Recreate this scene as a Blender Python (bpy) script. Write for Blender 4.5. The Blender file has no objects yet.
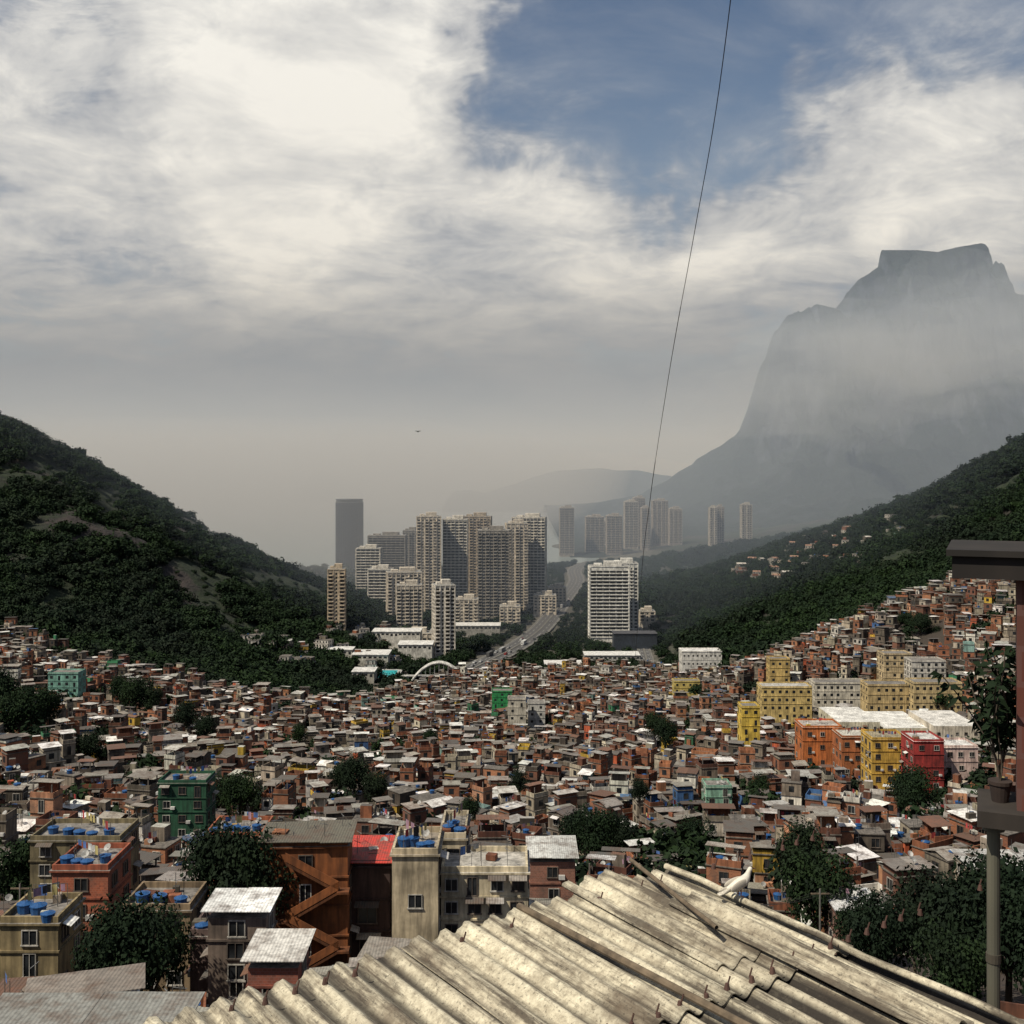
import bpy, math, random
import numpy as np
from mathutils import Vector, Matrix, noise as mnoise
random.seed(7); np.random.seed(7)
R=random.random
def U(a,b): return a+(b-a)*random.random()
F=1098.0; H=150.0; HZ=470.0
def PX(px,d): return (px-512.0)/F*d
def PZ(py,d): return H-(py-HZ)/F*d
def C3(px,py,d): return (PX(px,d),d,PZ(py,d))
sc=bpy.context.scene
def link(o): sc.collection.objects.link(o); return o

# ------------------------------------------------------------------ camera
cam=bpy.data.cameras.new("camera"); co=link(bpy.data.objects.new("camera",cam))
cam.sensor_width=36; cam.lens=36*F/1024.0; cam.shift_y=-(512-HZ)/1024.0
cam.clip_start=0.1; cam.clip_end=120000
co.location=(0,0,H); co.rotation_euler=(math.radians(90),0,0)
sc.camera=co
sc.view_settings.view_transform='Standard'; sc.view_settings.look='None'; sc.view_settings.exposure=0

# ------------------------------------------------------------------ node helpers
class NT:
    def __init__(s,tree): s.t=tree; s.n=tree.nodes; s.l=tree.links
    def new(s,typ,**kw):
        n=s.n.new(typ)
        for k,v in kw.items(): setattr(n,k,v)
        return n
    def put(s,sock,v):
        if isinstance(v,bpy.types.NodeSocket): s.l.new(v,sock)
        elif v is not None:
            if isinstance(v,(tuple,list)) and len(v)==3 and sock.type=='RGBA': v=(*v,1)
            sock.default_value=v
    def math(s,op,a,b=None,c=None,clamp=False):
        n=s.new('ShaderNodeMath',operation=op); n.use_clamp=clamp
        s.put(n.inputs[0],a)
        if b is not None: s.put(n.inputs[1],b)
        if c is not None: s.put(n.inputs[2],c)
        return n.outputs[0]
    def vm(s,op,a,b=None,out=0):
        n=s.new('ShaderNodeVectorMath',operation=op); s.put(n.inputs[0],a)
        if b is not None: s.put(n.inputs[1],b)
        return n.outputs['Value'] if op in('DOT_PRODUCT','LENGTH') else n.outputs[0]
    def mul(s,v,sc3):
        return s.vm('MULTIPLY',v,sc3)
    def noise(s,vec,scale,detail=4,rough=.55,dist=0,col=False):
        n=s.new('ShaderNodeTexNoise'); s.put(n.inputs['Vector'],vec)
        n.inputs['Scale'].default_value=scale; n.inputs['Detail'].default_value=detail
        n.inputs['Roughness'].default_value=rough; n.inputs['Distortion'].default_value=dist
        return n.outputs['Color' if col else 'Fac']
    def mr(s,v,a,b,c=0,d=1,smooth=False):
        n=s.new('ShaderNodeMapRange'); n.interpolation_type='SMOOTHSTEP' if smooth else 'LINEAR'
        s.put(n.inputs[0],v)
        for i,x in enumerate((a,b,c,d)): s.put(n.inputs[1+i],x)
        return n.outputs[0]
    def mix(s,f,a,b,mode='MIX'):
        n=s.new('ShaderNodeMix',data_type='RGBA',blend_type=mode)
        s.put(n.inputs[0],f); s.put(n.inputs[6],a); s.put(n.inputs[7],b)
        return n.outputs[2]
def mat(name):
    m=bpy.data.materials.new(name); m.use_nodes=True
    t=NT(m.node_tree); b=t.n['Principled BSDF']
    return m,t,b
def bump(t,b,h,strength=.5,dist=.1):
    n=t.new('ShaderNodeBump'); n.inputs['Strength'].default_value=strength; n.inputs['Distance'].default_value=dist
    t.put(n.inputs['Height'],h); t.l.new(n.outputs[0],b.inputs['Normal'])

def m_wall():
    m,t,b=mat("weathered_paint")
    a=t.new('ShaderNodeAttribute',attribute_name='Col').outputs['Color']
    g=t.new('ShaderNodeNewGeometry'); P=g.outputs['Position']
    n1=t.noise(P,.35,4,.65); n2=t.noise(t.mul(P,(2.2,2.2,.25)),1.0,3,.6)
    k=t.math('MULTIPLY',t.mr(n1,.3,.7,.45,1.15),t.mr(n2,.35,.65,.5,1.1))
    cc=t.new('ShaderNodeCombineXYZ'); [t.put(cc.inputs[i],k) for i in range(3)]
    c=t.mix(1.0,a,cc.outputs[0],'MULTIPLY'); t.put(b.inputs['Base Color'],c); b.inputs['Roughness'].default_value=.9
    return m
def m_brick():
    m,t,b=mat("hollow_brick")
    a=t.new('ShaderNodeAttribute',attribute_name='Col').outputs['Color']
    g=t.new('ShaderNodeNewGeometry'); P=g.outputs['Position']; N=g.outputs['True Normal']
    tan=t.vm('CROSS_PRODUCT',N,(0,0,1)); u=t.vm('DOT_PRODUCT',P,tan)
    sp=t.new('ShaderNodeSeparateXYZ'); t.put(sp.inputs[0],P)
    cb=t.new('ShaderNodeCombineXYZ'); t.put(cb.inputs[0],u); t.put(cb.inputs[1],sp.outputs[2])
    br=t.new('ShaderNodeTexBrick'); t.put(br.inputs['Vector'],cb.outputs[0])
    br.inputs['Scale'].default_value=1.0; br.inputs['Brick Width'].default_value=.3; br.inputs['Row Height'].default_value=.2
    br.inputs['Mortar Size'].default_value=.018
    br.inputs['Color1'].default_value=(1.1,1.05,1,1); br.inputs['Color2'].default_value=(.72,.68,.66,1); br.inputs['Mortar'].default_value=(1.0,1.4,1.7,1)
    n1=t.noise(P,.5,4,.65)
    c=t.mix(1.0,a,br.outputs['Color'],'MULTIPLY')
    c=t.mix(t.mr(n1,.42,.7,0,.75),c,(.08,.062,.05))
    t.put(b.inputs['Base Color'],c); b.inputs['Roughness'].default_value=.95
    return m
def m_glass():
    m,t,b=mat("window_glass"); g=t.new('ShaderNodeNewGeometry')
    n=t.noise(g.outputs['Position'],.6,2)
    t.put(b.inputs['Base Color'],t.mix(t.mr(n,.35,.65),(.006,.007,.008),(.03,.033,.037)))
    b.inputs['Roughness'].default_value=.3; return m
def m_tin():
    m,t,b=mat("corrugated_sheet")
    a=t.new('ShaderNodeAttribute',attribute_name='Col').outputs['Color']
    g=t.new('ShaderNodeNewGeometry'); P=g.outputs['Position']
    n1=t.noise(P,.5,5,.7); n2=t.noise(P,3,3)
    c=t.mix(t.mr(n1,.46,.66,0,.8),a,(.10,.06,.04))
    c=t.mix(t.mr(n2,.4,.7,0,.5),c,(.06,.055,.05))
    t.put(b.inputs['Base Color'],c); b.inputs['Roughness'].default_value=.7
    w=t.new('ShaderNodeTexWave',wave_type='BANDS',bands_direction='X'); t.put(w.inputs['Vector'],P); w.inputs['Scale'].default_value=1.3
    bump(t,b,w.outputs['Fac'],.6,.04); return m
def m_plain(name,c,r=.6,metal=0,n=.25,sc_=8):
    m,t,b=mat(name); tc=t.new('ShaderNodeTexCoord')
    k=t.noise(tc.outputs['Object'],sc_,4)
    t.put(b.inputs['Base Color'],t.mix(t.mr(k,.3,.7,0,1),tuple(x*(1-n) for x in c),tuple(min(1,x*(1+n)) for x in c)))
    b.inputs['Roughness'].default_value=r; b.inputs['Metallic'].default_value=metal; return m
WALL,BRICK,GLASS,TIN=m_wall(),m_brick(),m_glass(),m_tin()
BLUE=m_plain("blue_plastic",(.015,.07,.2),.45)
MATS=[WALL,BRICK,GLASS,TIN,BLUE]

# ------------------------------------------------------------------ mesh builder
class MB:
    def __init__(s): s.v=[];s.f=[];s.c=[];s.m=[]
    def add(s,vs,fs,col,m):
        o=len(s.v); s.v.extend(vs)
        for f in fs: s.f.append(tuple(o+i for i in f)); s.c.append(col); s.m.append(m)
    def box(s,c,h,rot,col,m=0,topcol=None,topm=None,tilt=0,nobot=True,tiltx=0):
        ca,sa=math.cos(rot),math.sin(rot); x0,y0,z0=h[0]/2,h[1]/2,h[2]/2
        vs=[]
        for dz in(-z0,z0):
            for dx,dy in((-x0,-y0),(x0,-y0),(x0,y0),(-x0,y0)):
                vs.append((c[0]+dx*ca-dy*sa,c[1]+dx*sa+dy*ca,c[2]+dz+tilt*dy+tiltx*dx))
        s.add(vs,[(0,1,5,4),(1,2,6,5),(2,3,7,6),(3,0,4,7)],col,m)
        s.add([vs[4],vs[5],vs[6],vs[7]],[(0,1,2,3)],topcol or col,m if topm is None else topm)
        if not nobot: s.add(vs[:4],[(3,2,1,0)],col,m)
    def cyl(s,c,r,h,col,m=0,n=10,r2=None):
        r2=r if r2 is None else r2
        vs=[];
        for z,rr in((c[2],r),(c[2]+h,r2)):
            for i in range(n):
                a=i*2*math.pi/n; vs.append((c[0]+rr*math.cos(a),c[1]+rr*math.sin(a),z))
        s.add(vs,[(i,(i+1)%n,n+(i+1)%n,n+i) for i in range(n)]+[tuple(range(n,2*n))],col,m)
    def tube(s,p,q,r,col,m=0,n=6,r2=None):
        p=Vector(p);q=Vector(q);d=(q-p).normalized(); a=d.orthogonal().normalized(); b=d.cross(a); r2=r if r2 is None else r2
        vs=[tuple(o+a*(rr*math.cos(i*2*math.pi/n))+b*(rr*math.sin(i*2*math.pi/n))) for o,rr in((p,r),(q,r2)) for i in range(n)]
        s.add(vs,[(i,(i+1)%n,n+(i+1)%n,n+i) for i in range(n)],col,m)
    def build(s,name,mats=None,smooth=False,origin=None):
        me=bpy.data.meshes.new(name); v=s.v
        if origin: v=[(a-origin[0],b-origin[1],c-origin[2]) for a,b,c in v]
        me.from_pydata(v,[],s.f)
        for m in (mats or MATS): me.materials.append(m)
        me.polygons.foreach_set('material_index',np.array(s.m,dtype=np.int32))
        if smooth: me.polygons.foreach_set('use_smooth',np.ones(len(s.f),dtype=bool))
        at=me.attributes.new('Col','FLOAT_COLOR','CORNER')
        n=np.array([len(f) for f in s.f]); c=np.ones((len(s.c),4),dtype=np.float32); c[:,:3]=np.array([x[:3] for x in s.c])
        at.data.foreach_set('color',np.repeat(c,n,axis=0).ravel())
        me.update(); ob=link(bpy.data.objects.new(name,me))
        if origin: ob.location=origin
        return ob

# ------------------------------------------------------------------ terrain
ctrl=[]
def cp(x,y,z): ctrl.append((x,y,z))
def cq(px,py,d): ctrl.append(C3(px,py,d))
for y,z in((-60,150),(0,137),(20,131),(40,121),(60,113),(90,103),(130,92),(200,75),(300,57),(450,34),(600,15),(740,6),(850,5),(1000,5),(1200,5),(1450,4),(1700,1)): cp(0,y,z)
for y,z in((60,113),(130,93),(200,77),(300,62),(450,43)): cp(y*.22,y,z); cp(-y*.22,y,z-1 if y<400 else 40)
cp(-93,200,84);cp(-186,400,60);cp(-290,600,62);cp(-171,520,44);cp(-109,330,60);cp(-80,560,22);cp(-200,200,110);cp(-380,400,120);cp(-150,60,130)
cp(-430,640,120);
cq(0,440,900);cq(100,479,950);cq(200,532,1000);cq(300,580,1050);cq(345,596,1080);cq(368,618,960)
cq(0,530,750);cq(100,568,750);cq(200,616,760);cq(280,655,750);cq(0,475,850);cq(130,525,860);cq(345,652,830)
cp(-80,950,5);cp(-95,1100,5);cp(-75,800,5);cp(-110,720,10);cp(-80,650,9)
cp(-420,1250,95);cp(-300,1350,20);cp(-240,1500,5);cp(-200,1250,10);cp(-600,1400,120);cp(-700,900,300);cp(-900,600,330);cp(-900,1300,220);cp(-520,1700,-4);cp(-900,2000,-8)
cp(-240,1600,4);cp(-240,1720,-3);cp(0,1850,-6);cp(-300,2100,-8);cp(0,2300,-8);cp(-900,2900,-8);cp(0,2900,-8)
cp(103,285,64);cp(170,420,63);cp(136,520,58);cp(194,550,76);cp(249,570,90);cp(178,400,66);cp(102,230,76);cp(58,130,94);cp(300,400,110);cp(220,200,118);cp(150,60,132);cp(95,600,19);cp(100,740,8)
cp(327,700,92)
cq(700,665,800);cq(655,645,950);cq(750,616,850);cq(850,586,850);cq(950,546,850);cq(1024,450,950);cq(900,510,1100);cq(800,540,1250);cq(740,566,1350);cq(690,580,1450)
cp(90,1000,5);cp(80,1250,5);cp(120,1450,5)
cp(620,950,250);cp(900,900,330);cp(600,1300,130);cp(900,1500,150);cp(350,1600,35);cp(600,1900,60);cp(200,1800,5);cp(150,2200,4);cp(300,2200,8);cp(350,2600,8);cp(120,2600,-4);cp(900,2300,80);cp(900,2900,60);cp(500,2600,30)
cp(500,300,180);cp(900,-60,250);cp(-900,-60,260);cp(-450,100,190);cp(900,400,260)
cp(60,1650,4);cp(-120,1650,2)
A=np.array(ctrl); XY=A[:,:2]/500.0; ZZ=A[:,2]
def ker(r2): return np.where(r2>1e-12,.5*r2*np.log(np.maximum(r2,1e-12)),0)
def dist2(a,b): return ((a[:,None,:]-b[None,:,:])**2).sum(-1)
n=len(XY); K=ker(dist2(XY,XY))+np.eye(n)*.003; Pm=np.hstack([np.ones((n,1)),XY])
Wt=np.linalg.solve(np.block([[K,Pm],[Pm.T,np.zeros((3,3))]]),np.concatenate([ZZ,np.zeros(3)]))
def hgt(x,y):
    q=np.stack([np.atleast_1d(x),np.atleast_1d(y)],1)/500.0
    out=np.zeros(len(q))
    for i in range(0,len(q),20000):
        out[i:i+20000]=ker(dist2(q[i:i+20000],XY))@Wt[:n]+Wt[n]+q[i:i+20000]@Wt[n+1:]
    yv=q[:,1]*500
    return np.where((yv<1500)&(out<4.0),4.0,out)
def h1(x,y): return float(hgt([x],[y])[0])
gx=np.arange(-900,1201,7.0); gy=np.concatenate([np.arange(-60,1000,6.0),np.arange(1000,2901,10.0)])
GX,GY=np.meshgrid(gx,gy); GZ=hgt(GX.ravel(),GY.ravel())
rough=np.array([mnoise.fractal(Vector((x/60,y/60,0)),1,2,4) for x,y in zip(GX.ravel(),GY.ravel())])
GZ=GZ+rough*np.clip((GZ-12)/60,0,1)*np.clip((GY.ravel()-500)/300,0,1)*11
def gridmesh(name,GX,GY,GZ,material):
    ny,nx=GX.shape; me=bpy.data.meshes.new(name)
    idx=np.arange(nx*ny).reshape(ny,nx)
    f=np.stack([idx[:-1,:-1],idx[:-1,1:],idx[1:,1:],idx[1:,:-1]],-1).reshape(-1,4)
    me.from_pydata(np.stack([GX.ravel(),GY.ravel(),GZ.ravel()],1).tolist(),[],f.tolist())
    me.polygons.foreach_set('use_smooth',np.ones(len(f),dtype=bool)); me.materials.append(material)
    return link(bpy.data.objects.new(name,me))
m_ter,t,b=mat("hill_ground"); g=t.new('ShaderNodeNewGeometry'); P=g.outputs['Position']
n1=t.noise(P,.012,6,.6); n2=t.noise(P,.12,5,.7); n4=t.noise(t.mul(P,(.06,.06,.02)),1,6,.7)
c=t.mix(t.mr(n2,.35,.65),(.006,.011,.005),(.02,.03,.011))
c=t.mix(t.mr(n1,.50,.6),c,t.mix(t.mr(n4,.35,.65),(.010,.009,.009),(.040,.031,.028)))
sp2=t.new('ShaderNodeSeparateXYZ'); t.put(sp2.inputs[0],P)
fl=t.mr(sp2.outputs[2],6,12,1,0)
c=t.mix(t.math('MULTIPLY',fl,t.mr(n2,.3,.6,.2,.9)),c,(.10,.09,.075))
c=t.mix(t.mr(sp2.outputs[1],620,480,0,.8),c,(.05,.037,.03))
t.put(b.inputs['Base Color'],c); b.inputs['Roughness'].default_value=1; bump(t,b,n2,1,3)
gridmesh("ground",GX,GY,GZ.reshape(GX.shape),m_ter)

def gd(px,py,lo=60,hi=2600):
    ds=np.arange(lo,hi,2.0); x=PX(px,ds); z=PZ(py,ds); h=hgt(x,ds); k=np.where(h>=z)[0]
    return float(ds[k[0]]) if len(k) else None

m_sea,t,b=mat("sea_water"); g=t.new('ShaderNodeNewGeometry'); n1=t.noise(g.outputs['Position'],.02,6,.6)
b.inputs['Base Color'].default_value=(.16,.19,.19,1); b.inputs['Roughness'].default_value=.35; bump(t,b,n1,.4,2)
s=MB(); s.add([(-45000,900,0),(45000,900,0),(45000,60000,0),(-45000,60000,0)],[(0,1,2,3)],(0,0,0),0); s.build("sea",[m_sea])

# ------------------------------------------------------------------ far mountains
m_mt,t,b=mat("mountain_rock"); g=t.new('ShaderNodeNewGeometry'); P=g.outputs['Position']
n2=t.noise(P,.02,7,.7); n3=t.noise(t.mul(P,(.016,.016,.003)),1,6,.7); n6=t.noise(P,.006,4,.6); sp=t.new('ShaderNodeSeparateXYZ'); t.put(sp.inputs[0],g.outputs['Normal'])
veg=t.math('ADD',t.mr(sp.outputs[2],.35,.7,0,1),t.mr(n2,.3,.7,-.5,.5),clamp=True)
veg=t.math('ADD',veg,t.mr(n6,.5,.62,0,.6),clamp=True)
rock=t.mix(t.mr(n3,.42,.6),(.008,.012,.020),(.085,.10,.125))
c=t.mix(veg,rock,t.mix(t.mr(n2,.3,.7),(.005,.010,.009),(.016,.026,.022))); t.put(b.inputs['Base Color'],c); b.inputs['Roughness'].default_value=1
bump(t,b,n2,1,22)
prof=[(560,505),(600,502),(640,494),(670,478),(700,458),(722,444),(740,432),(752,400),(762,362),(775,332),(790,313),(806,304),(820,308),(833,314),(845,298),(860,279),(881,266),(883,250),(920,250),(940,252),(956,247),(979,243),(982,262),(984,285),(1003,291),(1024,300),(1060,325),(1150,380),(1300,420),(1500,440)]
D=3300.0; px_=np.array([PX(a,D) for a,_ in prof]); pz_=np.array([PZ(b_,D) for _,b_ in prof])
mx=np.concatenate([np.arange(100,700,14),np.arange(700,1480,4),np.arange(1480,3000,20)]).astype(float); my=np.concatenate([np.arange(1750,2900,16),np.arange(2900,3600,8),np.arange(3600,4500,30)]).astype(float)
MX,MY=np.meshgrid(mx,my)
fr=np.array([mnoise.fractal(Vector((x/260,y/260,3)),1,2,6) for x,y in zip(MX.ravel(),MY.ravel())]).reshape(MX.shape)
fr2=np.array([mnoise.fractal(Vector((x/40,y/90,9)),1,2,4) for x,y in zip(MX.ravel(),MY.ravel())]).reshape(MX.shape)
Pr=np.interp(MX,px_,pz_)
base=np.interp(MX,[100,300,500,900,1500,3000],[20,60,160,300,360,250])
base=np.minimum(base,Pr*.75)
yy=MY+fr*110+fr2*14
tf=np.clip((3300-yy)/1500,0,1); tb=np.clip((yy-3340)/1000,0,1)
low=base*(1-tf)**1.15
cl=1/(1+np.exp(-(yy-(3150-(Pr-base)*.3))/ (34+ (Pr-base)*.18)))
cb=1/(1+np.exp((yy-3420)/45.))
MZ=low*(1-tb)**1.2+(Pr-base)*cl*cb
amp=np.clip((Pr-40)/400,0,1)
edge=np.exp(-((MY-3300)/60.)**2)
MZ=MZ+fr*60*amp*(1-edge)*np.clip(1-tf,0,1)+fr2*11*(1-.3*edge)*np.clip(Pr/200,0,1)
ray=((MZ-H)/MY*3300+H).max(axis=0); fct=np.clip(Pr[0]/np.maximum(ray,20),.7,1.3); fct=np.where(Pr[0]>180,fct,1)
MZ=MZ*fct[None,:]
MZ-= 12*np.clip((1900-MY)/150,0,1)+ 30*np.clip((MY-4300)/200,0,1)
gridmesh("rock_mountain",MX,MY,MZ,m_mt)
def ridge(name,pts,d,depth,step=30):
    xs=np.arange(PX(pts[0][0],d),PX(pts[-1][0],d),step); ys=np.linspace(-1,1,25)
    X,Y=np.meshgrid(xs,ys); pr=np.interp(X,[PX(a,d) for a,_ in pts],[PZ(b_,d) for _,b_ in pts])
    nz=np.array([mnoise.fractal(Vector((x/300,y*3,5)),1,2,5) for x,y in zip(X.ravel(),Y.ravel())]).reshape(X.shape)
    Z=pr*(1-np.abs(Y)**1.3)+nz*pr*.12-3
    gridmesh(name,X,d+Y*depth,Z,m_mt)
ridge("headland_hill",[(447,499),(455,490),(470,489),(485,493),(500,488),(530,478),(560,470),(600,467),(640,472),(700,478),(760,485),(900,499)],4300,380)
ridge("island",[(296,489),(308,478),(322,473),(334,477),(350,483),(362,489)],5200,160)

# ------------------------------------------------------------------ favela houses
poly=[(-300,612),(-185,562),(-118,560),(-87,590),(-81,650),(-73,700),(-30,775),(93,790),(126,735),(150,640),(151,620),(168,640),(226,640),(253,680),(327,700),(480,640),(450,300),(150,60),(-150,60),(-400,300),(-440,600)]
def inpoly(x,y):
    r=False; j=len(poly)-1
    for i in range(len(poly)):
        xi,yi=poly[i];xj,yj=poly[j]
        if (yi>y)!=(yj>y) and x<(xj-xi)*(y-yi)/(yj-yi)+xi: r=not r
        j=i
    return r
WC=[((.27,.095,.045),8),((.17,.062,.035),8),((.38,.15,.07),4),((.21,.17,.13),6),((.42,.36,.27),4),((.6,.52,.4),2.4),((.72,.68,.6),2.2),((.10,.08,.06),5),((.6,.38,.05),.9),((.05,.22,.10),.4),((.05,.13,.30),.45),((.55,.12,.05),.8),((.28,.45,.4),.4),((.55,.27,.15),.7)]
RC=[((.46,.45,.41),4.2),((.82,.80,.76),2.8),((.25,.23,.205),5),((.10,.09,.08),6),((.16,.075,.045),4),((.30,.27,.23),4),((.06,.14,.28),.25)]
def pick(L):
    s=sum(w for _,w in L); r=R()*s
    for c,w in L:
        r-=w
        if r<0:
            k=U(.7,1.2); return tuple(x*k*U(.97,1.03) for x in c)
    return L[0][0]
def windows(s,c,w,d,rot,z0,sh,near,prob=.8,ww=1.1,wh=1.1,sp=2.6,faces=(0,1,3)):
    for f in faces:
        L=w if f in(0,2) else d; off=(d if f in(0,2) else w)/2
        nw=max(1,int((L-.6)/sp))
        a=rot+(0,math.pi/2,math.pi,-math.pi/2)[f]
        nx_,ny_=math.sin(a),-math.cos(a); tx,ty=math.cos(a),math.sin(a)
        for i in range(nw):
            if R()>prob: continue
            u=(i+.5)/nw*L-L/2+U(-.15,.15)*(1 if near<2 else 0); zz=z0+sh*.52
            door = R()<.12
            hw=ww/2*(.8 if door else 1); hh=wh/2*(1.6 if door else 1); 
            if door: zz=z0+hh+.12
            def pt(du,dz,o): return (c[0]+nx_*(off+o)+tx*(u+du),c[1]+ny_*(off+o)+ty*(u+du),zz+dz)
            s.add([pt(-hw,-hh,.03),pt(hw,-hh,.03),pt(hw,hh,.03),pt(-hw,hh,.03)],[(0,1,2,3)],(0.02,.02,.02),2)
            if near:
                fc=(.5,.47,.42) if R()<.35 else (.14,.11,.09)
                for du,dz,fw,fh in((0,hh+.04,hw*2+.16,.08),(0,-hh-.05,hw*2+.3,.1),(-hw-.04,0,.08,hh*2),(hw+.04,0,.08,hh*2),(0,0,.05,hh*2)):
                    q=pt(du,dz,.04); s.box(q,(fw,.12 if dz>-0.5 else .2,fh),a,fc,0,nobot=False)
                if R()<.15:
                    q=pt(0,hh+.3,.45); s.box(q,(hw*2+.6,.8,.05),a,pick(RC),3,tilt=.35,nobot=False)
                if R()<.18:
                    q=pt(hw+.5,-.5,.2); s.box(q,(.7,.4,.45),a,(.6,.59,.56),0,nobot=False)
def tank(s,x,y,z,k=1):
    s.cyl((x,y,z),.62*k,.75*k,(0,0,0),4,10,.72*k); s.cyl((x,y,z+.75*k),.76*k,.08,(0,0,0),4,10,.76*k); s.cyl((x,y,z+.83*k),.7*k,.2*k,(0,0,0),4,10,.2*k)
def sheetroof(s,c,w,d,rot,z,col,t_=None,over=.6):
    t_=U(-.16,.16) if t_ is None else t_
    n_=max(1,int(w/2.2)) if w<14 else 1
    ca,sa=math.cos(rot),math.sin(rot); W_=(w+over)/n_
    for i in range(n_):
        u=-(w+over)/2+W_*(i+.5); k=U(.7,1.12) if n_>1 else 1
        s.box((c[0]+u*ca,c[1]+u*sa,z+.02*(i%2)),(W_+.06,d+over+(U(-.25,.25) if n_>1 else 0),.06),rot,tuple(x*k for x in col),3,tilt=t_,nobot=False)
def rooftop_clutter(s,x,y,z,w,d,rot,k=3):
    ca,sa=math.cos(rot),math.sin(rot)
    def loc(u,v): return (x+u*ca-v*sa,y+u*sa+v*ca)
    for _ in range(k):
        p=loc(U(-.4,.4)*w,U(-.4,.4)*d); r=R()
        if r<.3:
            s.tube((p[0],p[1],z),(p[0],p[1],z+U(1.2,2.6)),.03,(.1,.1,.1),0,4)
            s.box((p[0],p[1],z+1.6),(1.0,.04,.04),U(0,3),(.2,.2,.2),0,nobot=False)
        elif r<.5:
            a=U(-.6,.6); q=Vector((p[0],p[1],z+.6)); dr=Vector((math.sin(a)*.7,-math.cos(a)*.7,.7)).normalized()
            s.tube((p[0],p[1],z),tuple(q),.03,(.2,.2,.2),0,4); s.tube(tuple(q),tuple(q+dr*.12),.05,(.45,.44,.42),0,10,.38)
        elif r<.75: s.box((p[0],p[1],z+.3),(U(.4,1.4),U(.4,1.2),U(.4,.9)),rot+U(-.3,.3),pick(WC),0)
        else:
            q=loc(U(-.4,.4)*w,U(-.4,.4)*d)
            a=Vector((p[0],p[1],z+1.7)); b_=Vector((q[0],q[1],z+1.7)); L=(b_-a).length
            if L>1.5:
                s.tube(tuple(a),tuple(b_),.015,(.1,.1,.1),0,4); tt=(b_-a)/L; u=.2
                for e in(a,b_): s.tube((e.x,e.y,z),tuple(e),.03,(.15,.12,.1),0,4)
                while u<L-.6:
                    wd=U(.3,.7); hh=U(.5,1.0); p1=a+tt*u; p2=a+tt*(u+wd); col=random.choice([(.7,.7,.68),(.1,.2,.5),(.5,.06,.06),(.6,.5,.2),(.05,.05,.07),(.5,.3,.4)])
                    s.add([tuple(p1),tuple(p2),(p2.x,p2.y+.05,p2.z-hh),(p1.x,p1.y+.05,p1.z-hh)],[(0,1,2,3)],col,0); u+=wd+U(.05,.5)
def house(s,x,y,zg,w,d,rot,st,near=0,wc=None,rc=None,brick=None,roof=None):
    wc0=wc or pick(WC)
    z=zg; c=(x,y); sh=U(2.45,2.8)
    for k in range(st):
        col=wc0 if (k==0 or R()<.65) else pick(WC)
        bm=1 if (col[0]>1.9*col[1] and col[0]<.45) else 0
        ww=w*(1 if k==0 else U(.7,1.06)); dd=d*(1 if k==0 else U(.7,1.06))
        z0=z-(5 if k==0 else 0); hh=sh+(5 if k==0 else 0)
        s.box((x,y,z0+hh/2),(ww,dd,hh),rot,col,bm,nobot=(k==0))
        windows(s,c,ww,dd,rot,z,sh,near,.75 if near else .85,1.15,1.3,2.1)
        z+=sh
        s.box((x,y,z+.07),(ww+.3,dd+.3,.14),rot,(.14,.12,.10),0,topcol=(.17,.15,.13),nobot=False)
        z+=.14
    rf=roof or random.choices(['sheet','terrace','slab','shed','gable'],[4,3,1.5,4,1])[0]
    rc=rc or pick(RC); ca,sa=math.cos(rot),math.sin(rot)
    def loc(u,v): return (x+u*ca-v*sa,y+u*sa+v*ca)
    if rf=='sheet':
        s.box((x,y,z+.25),(ww*.96,dd*.96,.5),rot,wc0,0); sheetroof(s,c,ww,dd,rot,z+.85,rc,U(-.09,.09))
    elif rf=='gable':
        t_=.28
        for sg in(-1,1):
            p=loc(0,sg*dd/4); s.box((p[0],p[1],z+dd*.25*t_+.12),(ww+.5,dd/2+.25,.08),rot,rc,3,tilt=-sg*t_,nobot=False)
        s.box((x,y,z+.1),(ww*.97,dd*.5,.5),rot,wc0,0)
    else:
        if rf in('terrace','shed'):
            for (u,v,a,b_) in((0,-dd/2+.08,ww,.15),(0,dd/2-.08,ww,.15),(-ww/2+.08,0,.15,dd-.32),(ww/2-.08,0,.15,dd-.32)):
                p=loc(u,v); s.box((p[0],p[1],z+.45),(a,b_,.9),rot,wc0,0)
        if rf=='shed':
            for u in(-ww*.4,ww*.4):
                for v in(-dd*.4,dd*.4):
                    p=loc(u,v); s.box((p[0],p[1],z+1.1),(.18,.18,2.2),rot,(.2,.17,.15),0)
            k=U(.35,1); p=loc(0,dd*(1-k)/2); sheetroof(s,p,ww,dd*k,rot,z+2.35,rc,U(-.08,.08))
            if R()<.5: p=loc(0,dd*.3); s.box((p[0],p[1],z+1.05),(ww*.8,dd*.35,2.1),rot,pick(WC),0)
        elif R()<.4:
            p=loc(U(-.2,.2)*ww,dd*.2); s.box((p[0],p[1],z+1.1),(ww*.45,dd*.4,2.2),rot,pick(WC),0,topcol=pick(RC),topm=3)
    if R()<(.6 if rf!='sheet' else .1):
        p=loc(U(-.3,.3)*ww,U(-.3,.3)*dd)
        if near or R()<.45: tank(s,p[0],p[1],z+.02,U(.7,.95))
    if near and rf!='gable': rooftop_clutter(s,x,y,z+(.9 if rf=='sheet' else 0),ww,dd,rot,random.randint(2,5))
    return z
keys=[]
def reserve(a,b_,c,d_,D_): keys.append((a,b_,c,d_,D_))

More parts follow.
